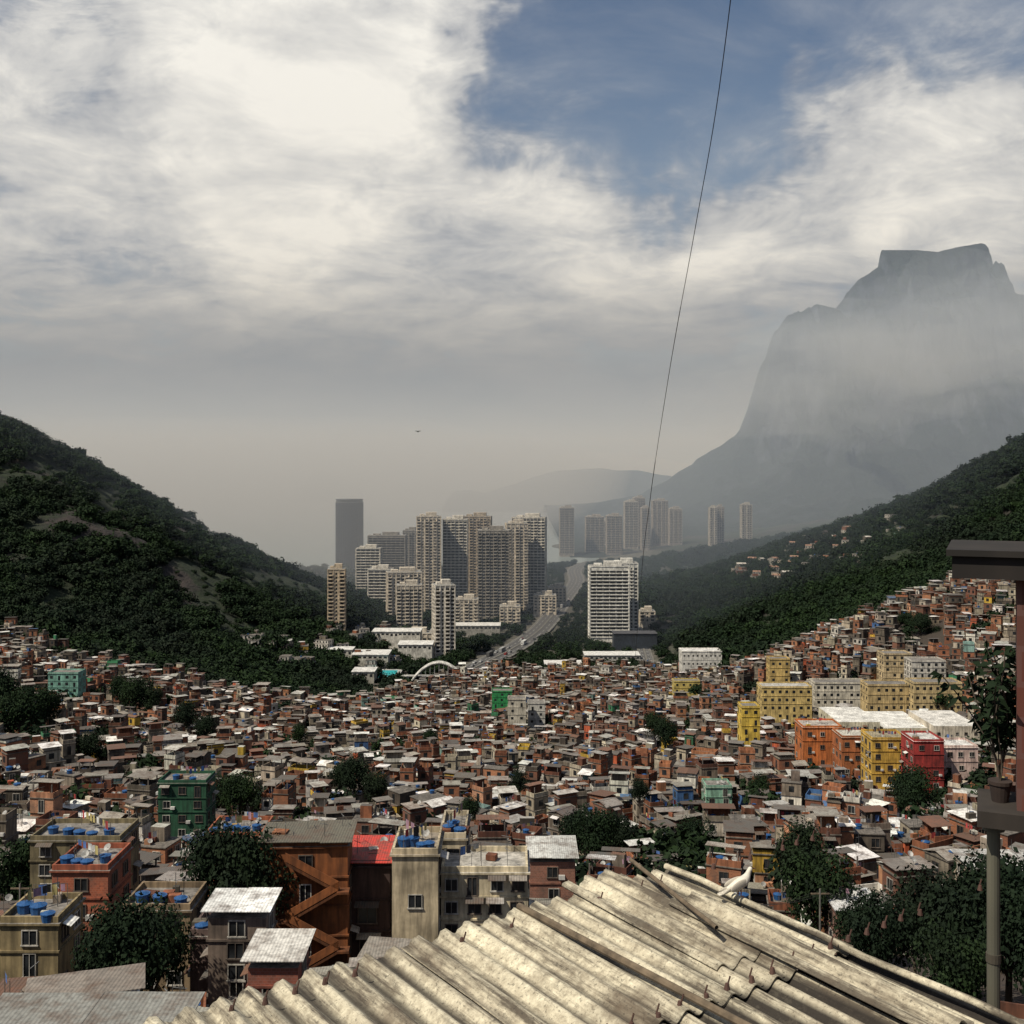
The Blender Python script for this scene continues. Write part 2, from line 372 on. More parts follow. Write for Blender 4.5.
def bld(name,px0,px1,ptop,pbot,d,depth,st,wc,brick=0,rc=(.24,.22,.2),near=1,rot=0,nwsp=2.6,roofpar=True,prob=.9,ww=1.1,wh=1.1,tanks=0,sheet=None,bands=True,res=True,faces=(0,1,3),overh=.25,stairs=False):
    x0,x1=PX(px0,d),PX(px1,d); w=x1-x0; x=(x0+x1)/2; y=d+depth/2; zt=PZ(ptop,d); zb=PZ(pbot,d)
    g_=min(h1(x,y),h1(x,d)); z0=min(zb,g_)-3
    s=MB(); o=(x,y)
    s.box((x,y,(z0+zt)/2),(w,depth,zt-z0),rot,wc,brick,topcol=rc,topm=0)
    sh=(zt-zb)/st if st else 3
    for k in range(st):
        windows(s,o,w,depth,rot,zb+k*sh,sh,near,prob,ww,wh,nwsp,faces)
        if bands and k: s.box((x,y,zb+k*sh),(w+overh,depth+overh,.16),rot,tuple(min(1,q*.8) for q in wc),0,nobot=False)
    zz=zb-sh
    while zz>g_ and sh>0:
        windows(s,o,w,depth,rot,zz,sh,near,prob,ww,wh,nwsp,faces); zz-=sh
    ca,sa=math.cos(rot),math.sin(rot)
    if roofpar:
        s.box((x,y,zt+.08),(w+.4,depth+.4,.16),rot,tuple(q*.9 for q in wc),0,topcol=rc,nobot=False)
        for (u,v,a,b_) in((0,-depth/2+.1,w,.18),(0,depth/2-.1,w,.18),(-w/2+.1,0,.18,depth-.4),(w/2-.1,0,.18,depth-.4)):
            s.box((x+u*ca-v*sa,y+u*sa+v*ca,zt+.4),(a,b_,.5),rot,wc,0)
        if near: rooftop_clutter(s,x,y,zt+.17,w,depth,rot,6)
    if sheet: sheetroof(s,(x,y),w+.2,depth+.3,rot,zt+.7,sheet,.03)
    if stairs:
        fy=y-depth/2-.55; k=0; zz=zt-1.0
        while zz-sh*1.0>g_-2 and k<4:
            sg=1 if k%2 else -1
            s.box((x+w*.12,fy,zz-sh*.5),(w*.62,.9,.28),rot,tuple(q*.55 for q in wc),0,nobot=False,tiltx=sg*sh/(w*.62))
            s.box((x+w*.12,fy-.45,zz-sh*.5+.6),(w*.62,.08,.75),rot,tuple(q*1.15 for q in wc),0,nobot=False,tiltx=sg*sh/(w*.62))
            s.box((x+w*.12-sg*w*.36,fy,zz-sh),(w*.14,1.1,.2),rot,tuple(q*.6 for q in wc),0,nobot=False)
            zz-=sh; k+=1
    for i in range(tanks):
        tank(s,x-w*.42+w*.84*(i+.5)/tanks+U(-.2,.2),y-depth*.25+U(-1,1),zt+.18,U(.7,.9))
    s.build(name,origin=(x,y,z0))
    if res: reserve(px0,px1,ptop,pbot,d)
OR=(.25,.08,.022)
bld("orange_house",262,346,848,965,96,4.5,4,OR,0,nwsp=3.8,sheet=(.13,.12,.09),prob=.5,rot=.05,stairs=True)
bld("red_roof_house",348,390,868,962,99,6,3,(.07,.04,.035),0,ww=1.6,wh=1.5,sheet=(.5,.045,.03))
bld("beige_building",392,438,856,948,96,6,3,(.56,.46,.31),0,prob=.25,tanks=4,bands=False,rc=(.35,.3,.24))
bld("beige_building",440,466,840,872,103,7,1,(.52,.44,.31),0,prob=.9,tanks=3,res=False)
bld("cream_building",441,528,874,942,98,5.5,3,(.68,.58,.40),0,nwsp=1.75,prob=.95,ww=1.0,wh=1.0,rc=(.5,.47,.42))
bld("green_house",158,206,784,826,185,6,3,(.018,.09,.045),0,nwsp=2.2,tanks=2)
bld("white_roof_house",208,266,918,962,80,3.2,2,(.2,.15,.12),0,sheet=(.85,.85,.83),roofpar=False)
bld("brick_house",52,108,872,925,100,6,2,(.36,.10,.05),1,nwsp=2.4,tanks=4)
bld("concrete_house",30,120,842,880,118,6,2,(.22,.18,.10),0,nwsp=2.6,tanks=5)
bld("yellowish_house",0,58,925,978,86,5,2,(.30,.23,.12),0,nwsp=2,tanks=3)
bld("tan_house",122,190,912,965,90,5,2,(.28,.2,.12),0,nwsp=2.3,tanks=3)
bld("grey_roof_house",-60,152,1085,1120,52,7,1,(.25,.22,.18),0,sheet=(.26,.26,.24),roofpar=False)
bld("brick_house",248,298,968,1005,74,4,2,(.27,.08,.05),1,sheet=(.62,.6,.56),roofpar=False)
bld("brick_house",190,246,938,985,84,4,2,(.15,.10,.09),0,tanks=4)
bld("blue_tank_house",205,262,838,862,125,6,1,(.35,.11,.05),0,tanks=5)
bld("brick_house",530,575,862,905,125,6,2,(.28,.12,.08),1,sheet=(.6,.6,.57),roofpar=False)
bld("yellow_building",872,908,740,785,280,9,4,(.64,.40,.07),0,nwsp=2.2,rc=(.35,.3,.2))
bld("orange_building",803,842,728,754,310,9,2,(.56,.17,.045),0,nwsp=3,rc=(.5,.45,.4))
bld("orange_building",842,874,738,765,300,9,2,(.46,.15,.05),0,rc=(.6,.58,.5))
bld("red_building",914,944,742,792,270,9,4,(.36,.035,.03),0,prob=.5,rc=(.7,.68,.65))
bld("pink_building",944,978,748,775,275,8,2,(.7,.52,.46),0,rc=(.75,.73,.7))
bld("white_roof_hall",838,880,722,734,345,22,1,(.75,.68,.5),0,rc=(.8,.78,.73),roofpar=False,ww=.8,wh=.7)
bld("white_roof_hall",884,930,728,740,345,24,1,(.75,.68,.5),0,rc=(.84,.82,.77),roofpar=False,ww=.8,wh=.7)
bld("white_roof_hall",934,980,726,742,340,22,1,(.7,.62,.5),0,rc=(.78,.75,.7),roofpar=False,ww=.8,wh=.7)
bld("yellow_apartment_block",762,812,688,712,420,9,3,(.68,.50,.19),0,nwsp=2.4,near=0,rc=(.5,.48,.45))
bld("cream_apartment_block",815,868,684,706,440,9,3,(.7,.64,.52),0,nwsp=2.4,near=0)
bld("tan_apartment_block",868,912,686,712,405,9,3,(.62,.46,.22),0,nwsp=2.4,near=0)
bld("yellow_apartment_block",914,962,684,712,400,9,3,(.64,.49,.25),0,nwsp=2.4,near=0)
bld("cream_apartment_block",884,912,655,684,450,9,5,(.62,.48,.28),0,nwsp=2.6,near=0)
bld("white_apartment_block",912,946,662,690,440,9,5,(.66,.62,.55),0,nwsp=2.4,near=0)
bld("white_apartment_block",885,985,670,690,452,9,3,(.68,.6,.5),0,nwsp=2.4,near=0,res=False)
bld("yellow_house",742,760,708,735,360,7,3,(.72,.50,.08),0,near=0)
bld("yellow_house",770,790,660,684,470,7,3,(.6,.42,.15),0,near=0)
bld("green_house",492,512,692,708,560,8,3,(.03,.30,.09),0,near=0)
bld("green_house",706,732,788,806,260,6,2,(.25,.45,.33),0)
bld("yellow_house",674,700,682,694,560,7,2,(.65,.5,.15),0,near=0)
bld("cream_house",508,526,700,722,480,7,3,(.6,.55,.45),0,near=0); bld("white_house",528,545,704,725,490,7,3,(.62,.6,.55),0,near=0)
bld("green_house",48,78,674,694,430,8,3,(.22,.45,.36),0,near=0)
bld("white_hall",682,722,652,668,720,14,2,(.75,.72,.66),0,near=0,rc=(.8,.78,.75))
bld("white_house",838,880,915,955,115,5,2,(.25,.12,.09),1,sheet=(.6,.6,.6))
bld("tan_house",975,1050,875,905,130,6,2,(.4,.33,.25),0,sheet=(.6,.6,.58))

trees_spots=[
 (243,910,97,8.2),(215,905,99,7),(268,912,97,6.5),(132,990,76,6.6),(108,988,80,5.5),(152,988,82,6),
 (597,855,190,9),(578,850,200,7.5),(620,852,205,7.0),(696,858,200,7.5),(800,880,150,8),(818,930,120,9),(915,812,230,10),(905,808,240,8),
 (880,968,92,6.5),(940,965,95,8.5),(975,985,88,9),(1008,970,90,9.5),(915,950,105,6),(860,955,100,5),(1000,930,110,8),(955,1010,75,6),(1035,990,85,8),
 (20,735,330,15),(45,722,340,12),(-5,715,340,15),(135,708,430,13),(150,712,430,11),(120,700,440,10),(240,812,240,9),(228,806,245,8),(355,792,270,9),(375,800,265,7),(340,788,275,7),
 (185,728,400,10),(205,738,390,9),(300,742,400,7),(665,745,360,9),(655,735,370,8),(15,905,120,8),(30,895,125,6),
 (920,640,500,12),(905,632,520,10),(935,645,500,9),(430,745,380,6),(640,800,230,5),(90,760,300,8),(60,960,95,4),(520,790,260,5),(760,800,260,6),(470,820,200,4.5)]
for px,py,d,h_ in trees_spots:
    w_=h_*.42*F/d; reserve(px-w_*.8,px+w_*.8,py-h_*F/d*.9,py-4,d)
def blocked(x,y,w,zt):
    p=512+x/y*F; hw=w*.62/y*F; pt=HZ+(H-zt)/y*F
    for a,b_,c,d_,D_ in keys:
        if p+hw>a and p-hw<b_:
            if y<D_+3 and pt<d_-2 and y>D_*.35: return True
            if D_-4<y<D_+8: return True
    return False
far=MB(); nearn=0; cnt=0
y=62.0
cand=[]
while y<800:
    cell=5.3 if y>150 else 6.0
    x=-(.50*y+22)
    while x<.50*y+22:
        cand.append((x+U(-1.6,1.6),y+U(-1.6,1.6),cell)); x+=cell
    y+=cell*.98
hz=hgt([c[0] for c in cand],[c[1] for c in cand])
names=["brick_house","brick_house","concrete_house","brick_house","tin_roof_house"]
for (x,y,cell),zg in zip(cand,hz):
    if not inpoly(x,y) or R()<.03: continue
    st=random.choices([1,2,3,4],[2.6,4,2.8,1.2 if y>150 else .2])[0]
    if y<130: st=min(st,2)
    rot=mnoise.noise(Vector((x/90,y/90,1)))*1.8+U(-.3,.3)
    w=U(.5,1.05)*cell; d=U(.5,1.05)*cell
    if R()<.1: w*=1.6
    if blocked(x,y,max(w,d),zg+st*2.9+1.5): continue
    cnt+=1
    if y<135:
        s=MB(); house(s,x,y,zg,w,d,rot,st,1); s.build(random.choice(names),origin=(x,y,zg)); nearn+=1
    else: house(far,x,y,zg,w,d,rot,st,1 if y<230 else 0)
far.build("favela_houses")
print("houses",cnt,"near",nearn,len(far.f))
vil=MB()
for i in range(48):
    px=U(735,905); py=np.interp(px,[735,800,905],[552,538,518])+U(2,40)
    d=gd(px,py,700,1700)
    if d: x=PX(px,d); house(vil,x,d,h1(x,d)+3,U(6,11),U(6,9),U(-.4,.4),random.choice([1,2]),0,wc=(.5,.46,.4),rc=(.35,.2,.13) if R()<.4 else (.6,.57,.52),roof='gable' if R()<.5 else 'slab')
for i in range(30):
    px=U(240,420); py=U(628,672); d=gd(px,py,640,1100)
    if d and PX(px,d)<-85: x=PX(px,d); house(vil,x,d,h1(x,d)+2,U(7,12),U(7,10),U(-.4,.4),2,0,wc=(.6,.56,.5),roof='slab')
vil.build("hillside_villas")

# ------------------------------------------------------------------ apartment towers
bfoot=[]
def tower(name,px0,px1,ptop,d,depth,col,style=0,rot=0,sh=3.0,zb=None):
    x0,x1=PX(px0,d),PX(px1,d); w=x1-x0; x=(x0+x1)/2; y=d+depth/2; zt=PZ(ptop,d)
    z0=h1(x,y) if zb is None else zb; z0=max(z0,1.0)
    bfoot.append((x,y,max(w,depth)*.6+4))
    s=MB(); s.box((x,y,(z0-6+zt)/2),(w,depth,zt-z0+6),rot,col,0,topcol=(.3,.29,.27))
    ns=int((zt-z0-4)/sh); ca,sa=math.cos(rot),math.sin(rot)
    def L(u,v): return (x+u*ca-v*sa,y+u*sa+v*ca)
    trim=tuple(min(1,c*1.12) for c in col)
    for f in range(4):
        Lw=w if f in(0,2) else depth; off=(depth if f in(0,2) else w)/2; a=rot+f*math.pi/2
        nx_,ny_=math.sin(a),-math.cos(a); tx,ty=math.cos(a),math.sin(a)
        bay=3.6 if style!=2 else 5.0; nb=max(2,int(Lw/bay))
        for k in range(ns):
            zz=z0+4+k*sh
            for i in range(nb):
                u=(i+.5)/nb*Lw-Lw/2; bw=Lw/nb
                if style==0: hw,a0,a1=bw*.32,.7,2.4
                elif style==1: hw,a0,a1=bw*.43,.8,2.6
                else: hw,a0,a1=bw*.46,.9,2.6
                if style==0 and f in(0,2) and i%3==1: hw=bw*.16
                def pt(du,z,o=.04): return (x+nx_*(off+o)+tx*(u+du),y+ny_*(off+o)+ty*(u+du),z)
                s.add([pt(-hw,zz+a0),pt(hw,zz+a0),pt(hw,zz+a1),pt(-hw,zz+a1)],[(0,1,2,3)],(0,0,0),2)
                if style in(0,1) and f in(0,2) and i%2==0:
                    q=pt(0,zz+.42,.55); s.box(q,(bw*.86,1.1,.85),a,trim,0,nobot=False)
                if style==2:
                    q=pt(0,zz+.4,.3); s.box(q,(bw,.6,.8),a,trim,0,nobot=False)
        for i in range(nb+1):
            u=i/nb*Lw-Lw/2
            if style!=2 or i in(0,nb):
                q=(x+nx_*(off+.2)+tx*u,y+ny_*(off+.2)+ty*u,(z0+zt)/2); s.box(q,(.5 if style!=2 else 1.4,.42,zt-z0),a,trim,0)
    s.box((x,y,zt+.4),(w+.7,depth+.7,.8),rot,trim,0,topcol=(.35,.34,.32),nobot=False)
    p=L(w*.1,0); s.box((p[0],p[1],zt+2.6),(w*.45,depth*.5,3.8),rot,col,0)
    p=L(-w*.28,0); s.box((p[0],p[1],zt+1.6),(w*.2,depth*.4,2),rot,trim,0)
    s.build(name,origin=(x,y,z0))
W1=(.70,.62,.51); W2=(.76,.71,.62); W3=(.48,.40,.31); W4=(.34,.31,.27); W5=(.36,.32,.28); W6=(.45,.41,.36)  # last two: wall colours darkened to stand in for haze on far towers
T="apartment_tower"
tower(T,416,440,517,1100,20,W1,0,.1); tower(T,443,467,520,1120,20,W2,1,.0); tower(T,463,491,517,1180,20,W3,0,-.05)
tower(T,478,509,531,1060,18,W4,1,.0); tower(T,506,527,524,1110,20,W1,0,.1); tower(T,513,546,518,1140,20,W2,1,-.12)
tower(T,368,405,536,1330,16,W4,2); tower(T,403,418,531,1380,16,W4,0)
tower(T,356,380,549,1180,16,W2,2); tower(T,368,392,570,1080,16,W2,2); tower(T,386,420,573,1000,18,W1,0,.2); tower(T,396,421,586,960,15,W1,1,.1)
tower(T,433,453,586,850,14,(.75,.69,.6),0,.25); tower(T,327,344,570,880,13,(.62,.5,.36),0,.1)
tower("white_apartment_tower",590,629,567,930,16,(.82,.79,.72),2); tower("white_apartment_tower",612,638,564,960,18,(.78,.76,.7),0)
tower(T,560,574,508,1900,25,W5,1)
for a,b_,c,d in((586,604,517,1950),(607,622,516,1900),(625,638,502,2000),(634,645,498,2060),(642,650,508,1950),(653,668,501,2030),(670,682,509,2000),(598,610,521,2100)): tower(T,a,b_,c,d,26,W5 if R()<.6 else W6,random.choice([0,1]))
tower(T,710,717,508,1850,16,W6,0); tower(T,717,724,507,1870,16,W5,0); tower(T,742,752,505,1800,16,W6,0)
for a,b_,c,d in((455,478,600,1010),(430,446,632,905),(548,566,588,1150),(534,556,596,1080),(640,655,612,1000),(500,520,607,1020),(398,432,634,900)): tower("midrise_building",a,b_,c,d,14,W1,0)
def low(name,px0,px1,pt,pb,d,depth,col,top=(.8,.78,.74),m=0):
    x=(PX(px0,d)+PX(px1,d))/2; w=PX(px1,d)-PX(px0,d); zt=PZ(pt,d); z0=h1(x,d)-2; zt=max(zt,z0+6)
    s=MB(); s.box((x,d+depth/2,(z0+zt)/2),(w,depth,zt-z0),0,col,m,topcol=top)
    windows(s,(x,d+depth/2),w,depth,0,zt-3.4,3,0,1,2.2,1.2,3.4)
    s.box((x,d+depth/2,zt+.2),(w+1,depth+1,.4),0,top,0,topcol=top,nobot=False)
    bfoot.append((x,d+depth/2,max(w,depth)*.6)); s.build(name,origin=(x,d,z0))
low("glass_office_building",614,657,634,655,890,16,(.03,.04,.055),(.08,.08,.09))
low("white_hall",308,352,652,660,800,14,(.6,.57,.5)); low("school_building",372,420,632,650,870,20,(.7,.66,.58))
low("school_building",352,388,655,668,790,22,(.6,.58,.5)); low("school_building",398,432,645,655,830,20,(.65,.62,.55))
low("sports_hall",545,582,672,684,800,18,(.6,.58,.52)); low("shopping_hall",455,500,626,640,960,20,(.4,.38,.34)); low("school_building",352,374,672,690,720,16,(.5,.47,.4))
low("sports_hall",585,640,658,668,840,18,(.5,.48,.44))
s=MB(); d=1600; x=PX(349.5,d); r=(PX(363,d)-PX(336,d))/2; zt=PZ(499,d); z0=4; bfoot.append((x,d,r+8))
s.cyl((x,d,z0-4),r*.98,zt-z0+2,(.05,.055,.065),2,40)
k=z0+4
while k<zt-4: s.cyl((x,d,k),r+.15,.9,(.02,.03,.06),0,40); k+=3.2
for i in range(40):
    a=i*2*math.pi/40; s.box((x+(r+.2)*math.cos(a),d+(r+.2)*math.sin(a),(z0+zt)/2-2),(.5,.5,zt-z0-6),a,(.022,.034,.065),0)
s.cyl((x,d,zt-5),r+.3,1.2,(.2,.2,.2),0,40); s.cyl((x,d,zt-3.8),r-.8,2.4,(.03,.03,.03),2,40); s.cyl((x,d,zt-1.4),r+.3,1.4,(.10,.11,.13),0,40)
s.build("round_hotel_tower",origin=(x,d,z0))
s=MB(); d=742; xa,xb=PX(412,d),PX(466,d); zb=6; hh=12; N=24
for off in(-2.2,2.2):
    pr=None
    for i in range(N+1):
        t_=i/N; p=(xa+(xb-xa)*t_,d+off,zb+2+hh*4*t_*(1-t_))
        if pr: s.tube(pr,p,.8,(.75,.73,.68),0,8)
        if 0<i<N and i%2==0: s.tube(p,(p[0],p[1],zb+5),.08,(.6,.6,.6),0,4)
        pr=p
s.box(((xa+xb)/2,d,zb+5),(xb-xa+14,4,.6),0,(.6,.58,.54),0,nobot=False)
for u in(-.5,.5): s.box(((xa+xb)/2+u*(xb-xa+6),d,zb+1.5),(2,3,7),0,(.5,.48,.45),0)
s.build("arch_footbridge",origin=((xa+xb)/2,d,zb))
m_pool=m_plain("pool_water",(.05,.42,.45),.1); s=MB(); dd=gd(383,676,600,1000) or 760; x=PX(383,dd); z=h1(x,dd)+1.2
s.box((x,dd,z-.6),(24,36,1.6),0,(.55,.53,.5),0); s.add([(x-9,dd-14,z+.21),(x+9,dd-14,z+.21),(x+9,dd+14,z+.21),(x-9,dd+14,z+.21)],[(0,1,2,3)],(0,0,0),5)
s.build("swimming_pool",MATS+[m_pool]); bfoot.append((x,dd,20))

# ------------------------------------------------------------------ highway
m_road,t,b=mat("asphalt"); g=t.new('ShaderNodeNewGeometry'); t.put(b.inputs['Base Color'],t.mix(t.noise(g.outputs['Position'],.3,5),(.045,.045,.045),(.085,.08,.078))); b.inputs['Roughness'].default_value=.9
roadpts=[]
def road(name,pts,w,marks=True):
    P_=[Vector(p) for p in pts]; sm=[]
    for i in range(len(P_)-1):
        p0=P_[max(i-1,0)];p1=P_[i];p2=P_[i+1];p3=P_[min(i+2,len(P_)-1)]
        for k in range(12):
            u=k/12; sm.append(.5*((2*p1)+(p2-p0)*u+(2*p0-5*p1+4*p2-p3)*u*u+(3*p1-p0-3*p2+p3)*u**3))
    sm.append(P_[-1]); s=MB(); hs=hgt([p.x for p in sm],[p.y for p in sm])
    hs=np.convolve(np.pad(hs,4,mode='edge'),np.ones(9)/9,'valid')
    def strip(o0,o1,dz,col,m,dash=False):
        vs=[]
        for i,p in enumerate(sm):
            tn=(sm[min(i+1,len(sm)-1)]-sm[max(i-1,0)]).normalized(); nn=Vector((tn.y,-tn.x))
            for o in(o0,o1): q=p.xy+nn*o; vs.append((q.x,q.y,hs[i]+1.0+dz))
        s.add(vs,[(2*i,2*i+1,2*i+3,2*i+2) for i in range(len(sm)-1) if not dash or i%2],col,m)
    strip(-w/2,w/2,0,(0,0,0),5)
    strip(-w/2-1.5,-w/2-.01,.15,(.2,.19,.17),0); strip(w/2+.01,w/2+1.5,.15,(.2,.19,.17),0); strip(-.8,.8,.4,(.2,.19,.17),0)
    for o in(-w/4,w/4): strip(o-.12,o+.12,.02,(.7,.7,.67),0,True)
    for o in(-w/2+.5,w/2-.7): strip(o,o+.15,.02,(.6,.6,.57),0)
    for p in sm: roadpts.append((p.x,p.y,w*.6+1))
    s.build(name,MATS+[m_road]); return sm,hs
hw,hwz=road("highway",[(-40,760,0),(-28,800,0),(-12,850,0),(8,920,0),(28,1010,0),(46,1120,0),(62,1260,0),(84,1430,0),(92,1600,0),(130,1780,0)],18)
road("access_road",[(100,800,0),(106,880,0),(112,980,0),(112,1100,0),(118,1250,0),(124,1420,0),(120,1600,0)],8)
def car(x,y,z,a,col,bus=False):
    s=MB(); L=(11 if bus else 4.4); W=(2.5 if bus else 1.8); hh=(3 if bus else .75)
    s.box((x,y,z+.35+hh/2),(L,W,hh),a,col,0,nobot=False)
    ca,sa=math.cos(a),math.sin(a)
    if not bus: s.box((x-.2*ca,y-.2*sa,z+1.35),(2.2,1.6,.5),a,col,2,topcol=col,topm=0)
    else: s.box((x,y,z+2.4),(L*.97,W+.06,.9),a,col,2)
    for u in(-L*.32,L*.32):
        for v in(-W/2,W/2):
            p=Vector((x+u*ca-v*sa,y+u*sa+v*ca,z+.34)); s.tube(p-Vector((-sa,ca,0))*.12,p+Vector((-sa,ca,0))*.12,.34,(.02,.02,.02),0,10)
    s.build("bus" if bus else "car",origin=(x,y,z))
for i in range(30):
    k=random.randint(2,len(hw)-40); tn=(hw[k+1]-hw[k]).normalized(); o=random.choice([-6.5,-3.5,3.5,6.5]); u=R()
    p=hw[k].lerp(hw[k+1],u); car(p.x+tn.y*o,p.y-tn.x*o,hwz[k]*(1-u)+hwz[k+1]*u+1.02,math.atan2(tn.y,tn.x),random.choice([(.7,.7,.68),(.1,.1,.1),(.4,.4,.4),(.3,.03,.03)]),R()<.2)

# ------------------------------------------------------------------ vegetation
m_leaf,t,b=mat("foliage"); g=t.new('ShaderNodeNewGeometry'); oi=t.new('ShaderNodeObjectInfo')
n1=t.noise(g.outputs['Position'],.5,3); n2=t.noise(g.outputs['Position'],.014,4,.6)
c=t.mix(t.mr(n1,.3,.7),(.004,.010,.004),(.022,.044,.011)); c=t.mix(t.mr(n2,.42,.6,0,.75),c,(.008,.011,.008)); c=t.mix(t.mr(oi.outputs['Random'],0,1,0,.6),c,(.005,.014,.006))
t.put(b.inputs['Base Color'],c); b.inputs['Roughness'].default_value=.8; b.inputs['Specular IOR Level'].default_value=.15
m_bark=m_plain("bark",(.07,.055,.04),.95)
def tree_mesh(name,seed,nleaf,leaf,blobs,height=1.0,trunk=True,spread=.42):
    rr=random.Random(seed); s=MB()
    centers=[]
    for i in range(blobs):
        a=rr.random()*6.28; r_=spread*(rr.random()**.5)*.75; z=height*(.48+.42*rr.random()*(1-r_/spread*.4))
        centers.append((Vector((r_*math.cos(a),r_*math.sin(a),z)),(.13+.13*rr.random())*spread/.42))
    if trunk:
        s.tube((0,0,-.1),(.01,.0,.25),.035,(.1,.1,.1),1,8,.026); s.tube((.01,0,.25),(0,.01,.5),.026,(.1,.1,.1),1,8,.014)
        for c_,_r in centers[:9]: s.tube((.005,0,.22+.2*rr.random()),tuple(c_),.014,(.1,.1,.1),1,5,.004)
    for i in range(nleaf):
        c_,r_=centers[i%blobs]; v=Vector((rr.gauss(0,1),rr.gauss(0,1),rr.gauss(0,1)*.8)).normalized()
        p=c_+v*r_*(.55+.5*rr.random()); 
        nn=(v+Vector((rr.gauss(0,.5),rr.gauss(0,.5),rr.gauss(0,.5)+.3))).normalized(); a=nn.orthogonal().normalized(); a.rotate(Matrix.Rotation(rr.random()*6.28,3,nn)); bb=nn.cross(a)
        l=leaf*(.6+.8*rr.random()); w=l*.6
        s.add([tuple(p-a*l),tuple(p-bb*w+a*l*.1),tuple(p+a*l),tuple(p+bb*w+a*l*.1)],[(0,1,2,3)],(0,0,0),0)
    me=s.build(name,[m_leaf,m_bark]).data; o=bpy.data.objects[name]; bpy.data.objects.remove(o); return me
tmesh=[tree_mesh("tree_%d"%i,20+i,5600,.021,26,1.0) for i in range(3)]
for i,(px,py,d,h_) in enumerate(trees_spots):
    o=link(bpy.data.objects.new("leafy_tree",tmesh[i%3])); x=PX(px,d); g_=h1(x,d); top=PZ(py,d)+h_
    k=max(h_,min(top-g_,h_*1.5)); o.location=(x,d,top-k); o.scale=(h_*1.05,h_*1.05,k); o.rotation_euler=(0,0,U(0,6.28))
fm=[tree_mesh("crown_%d"%i,50+i,400,.085,16,.9,False,.55) for i in range(5)]
pts=[]
y=540.0
while y<1750:
    stp=5.8+ (y-540)*.004; x=-(.5*y+40)
    while x<.5*y+40:
        pts.append((x+U(-3,3),y+U(-3,3))); x+=stp
    y+=stp
pz=hgt([p[0] for p in pts],[p[1] for p in pts])
inst=[[] for _ in range(5)]; nf=0
for (x,y),z in zip(pts,pz):
    if inpoly(x,y) or z<1.5: continue
    if z<9 and R()<.25: continue
    if any((x-a)**2+(y-b_)**2<r_*r_ for a,b_,r_ in bfoot) or any(abs(y-b_)<22 and (x-a)**2+(y-b_)**2<(r_+4)**2 for a,b_,r_ in roadpts): continue
    s_=U(5,12.5)*(1 if z>12 else .8)
    if R()<.06: s_*=1.35
    if x<-150 and z>35 and mnoise.noise(Vector((x/50,y/110,z/60)))>.26:
        if R()<.65: continue
        s_*=.6
    inst[random.randrange(5)].append((x,y,z-1.5+U(-1,1),s_)); nf+=1
for _ in range(520):
    y=U(150,760); x=U(-.5,.5)*y
    if inpoly(x,y): inst[random.randrange(5)].append((x,y,h1(x,y)+1.5,U(5,9)))
print("forest",nf)
for k in range(5):
    vs=[];fs=[]
    for x,y,z,s_ in inst[k]:
        a=U(0,6.28); o=len(vs)
        for q in range(4): vs.append((x+s_*.7071*math.cos(a+q*math.pi/2),y+s_*.7071*math.sin(a+q*math.pi/2),z))
        fs.append((o,o+1,o+2,o+3))
    me=bpy.data.meshes.new("forest"); me.from_pydata(vs,[],fs); o=link(bpy.data.objects.new("hillside_forest",me))
    ch=link(bpy.data.objects.new("tree_crown",fm[k])); ch.parent=o
    o.instance_type='FACES'; o.use_instance_faces_scale=True; o.show_instancer_for_render=False

# ------------------------------------------------------------------ foreground roof
m_fib,t,b=mat("fibre_cement"); tc=t.new('ShaderNodeTexCoord'); O=tc.outputs['Object']
n1=t.noise(t.mul(O,(11.3,.9,1)),1,8,.72); n2=t.noise(O,16,6,.75); n3=t.noise(O,1.1,5,.65); n5=t.noise(O,55,3,.6); n7=t.noise(t.mul(O,(5.65,.25,1)),1,3,.5); sp=t.new('ShaderNodeSeparateXYZ'); t.put(sp.inputs[0],O)
c=t.mix(t.mr(n2,.3,.65),(.27,.23,.165),(.72,.66,.50))
c=t.mix(t.mr(n7,.35,.65,0,.4),c,(.22,.18,.13))
c=t.mix(t.mr(n1,.47,.59,0,.88),c,(.05,.038,.028)); c=t.mix(t.mr(n3,.50,.64,0,.78),c,(.095,.07,.048)); c=t.mix(t.mr(n5,.56,.7,0,.65),c,(.035,.03,.025))
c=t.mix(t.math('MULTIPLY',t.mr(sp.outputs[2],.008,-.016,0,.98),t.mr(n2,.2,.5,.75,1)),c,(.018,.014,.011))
t.put(b.inputs['Base Color'],c); b.inputs['Roughness'].default_value=.95; bump(t,b,n2,.6,.006)
Apt=Vector((-1.83,5.55,147.2)); Bpt=Vector((1.11,7.72,147.17)); E=(Bpt-Apt).normalized(); Dd=Vector((E.y,-E.x,-.025)).normalized(); Nn=E.cross(Dd)
if Nn.z<0: Nn=-Nn
WL=.177; AM=.027
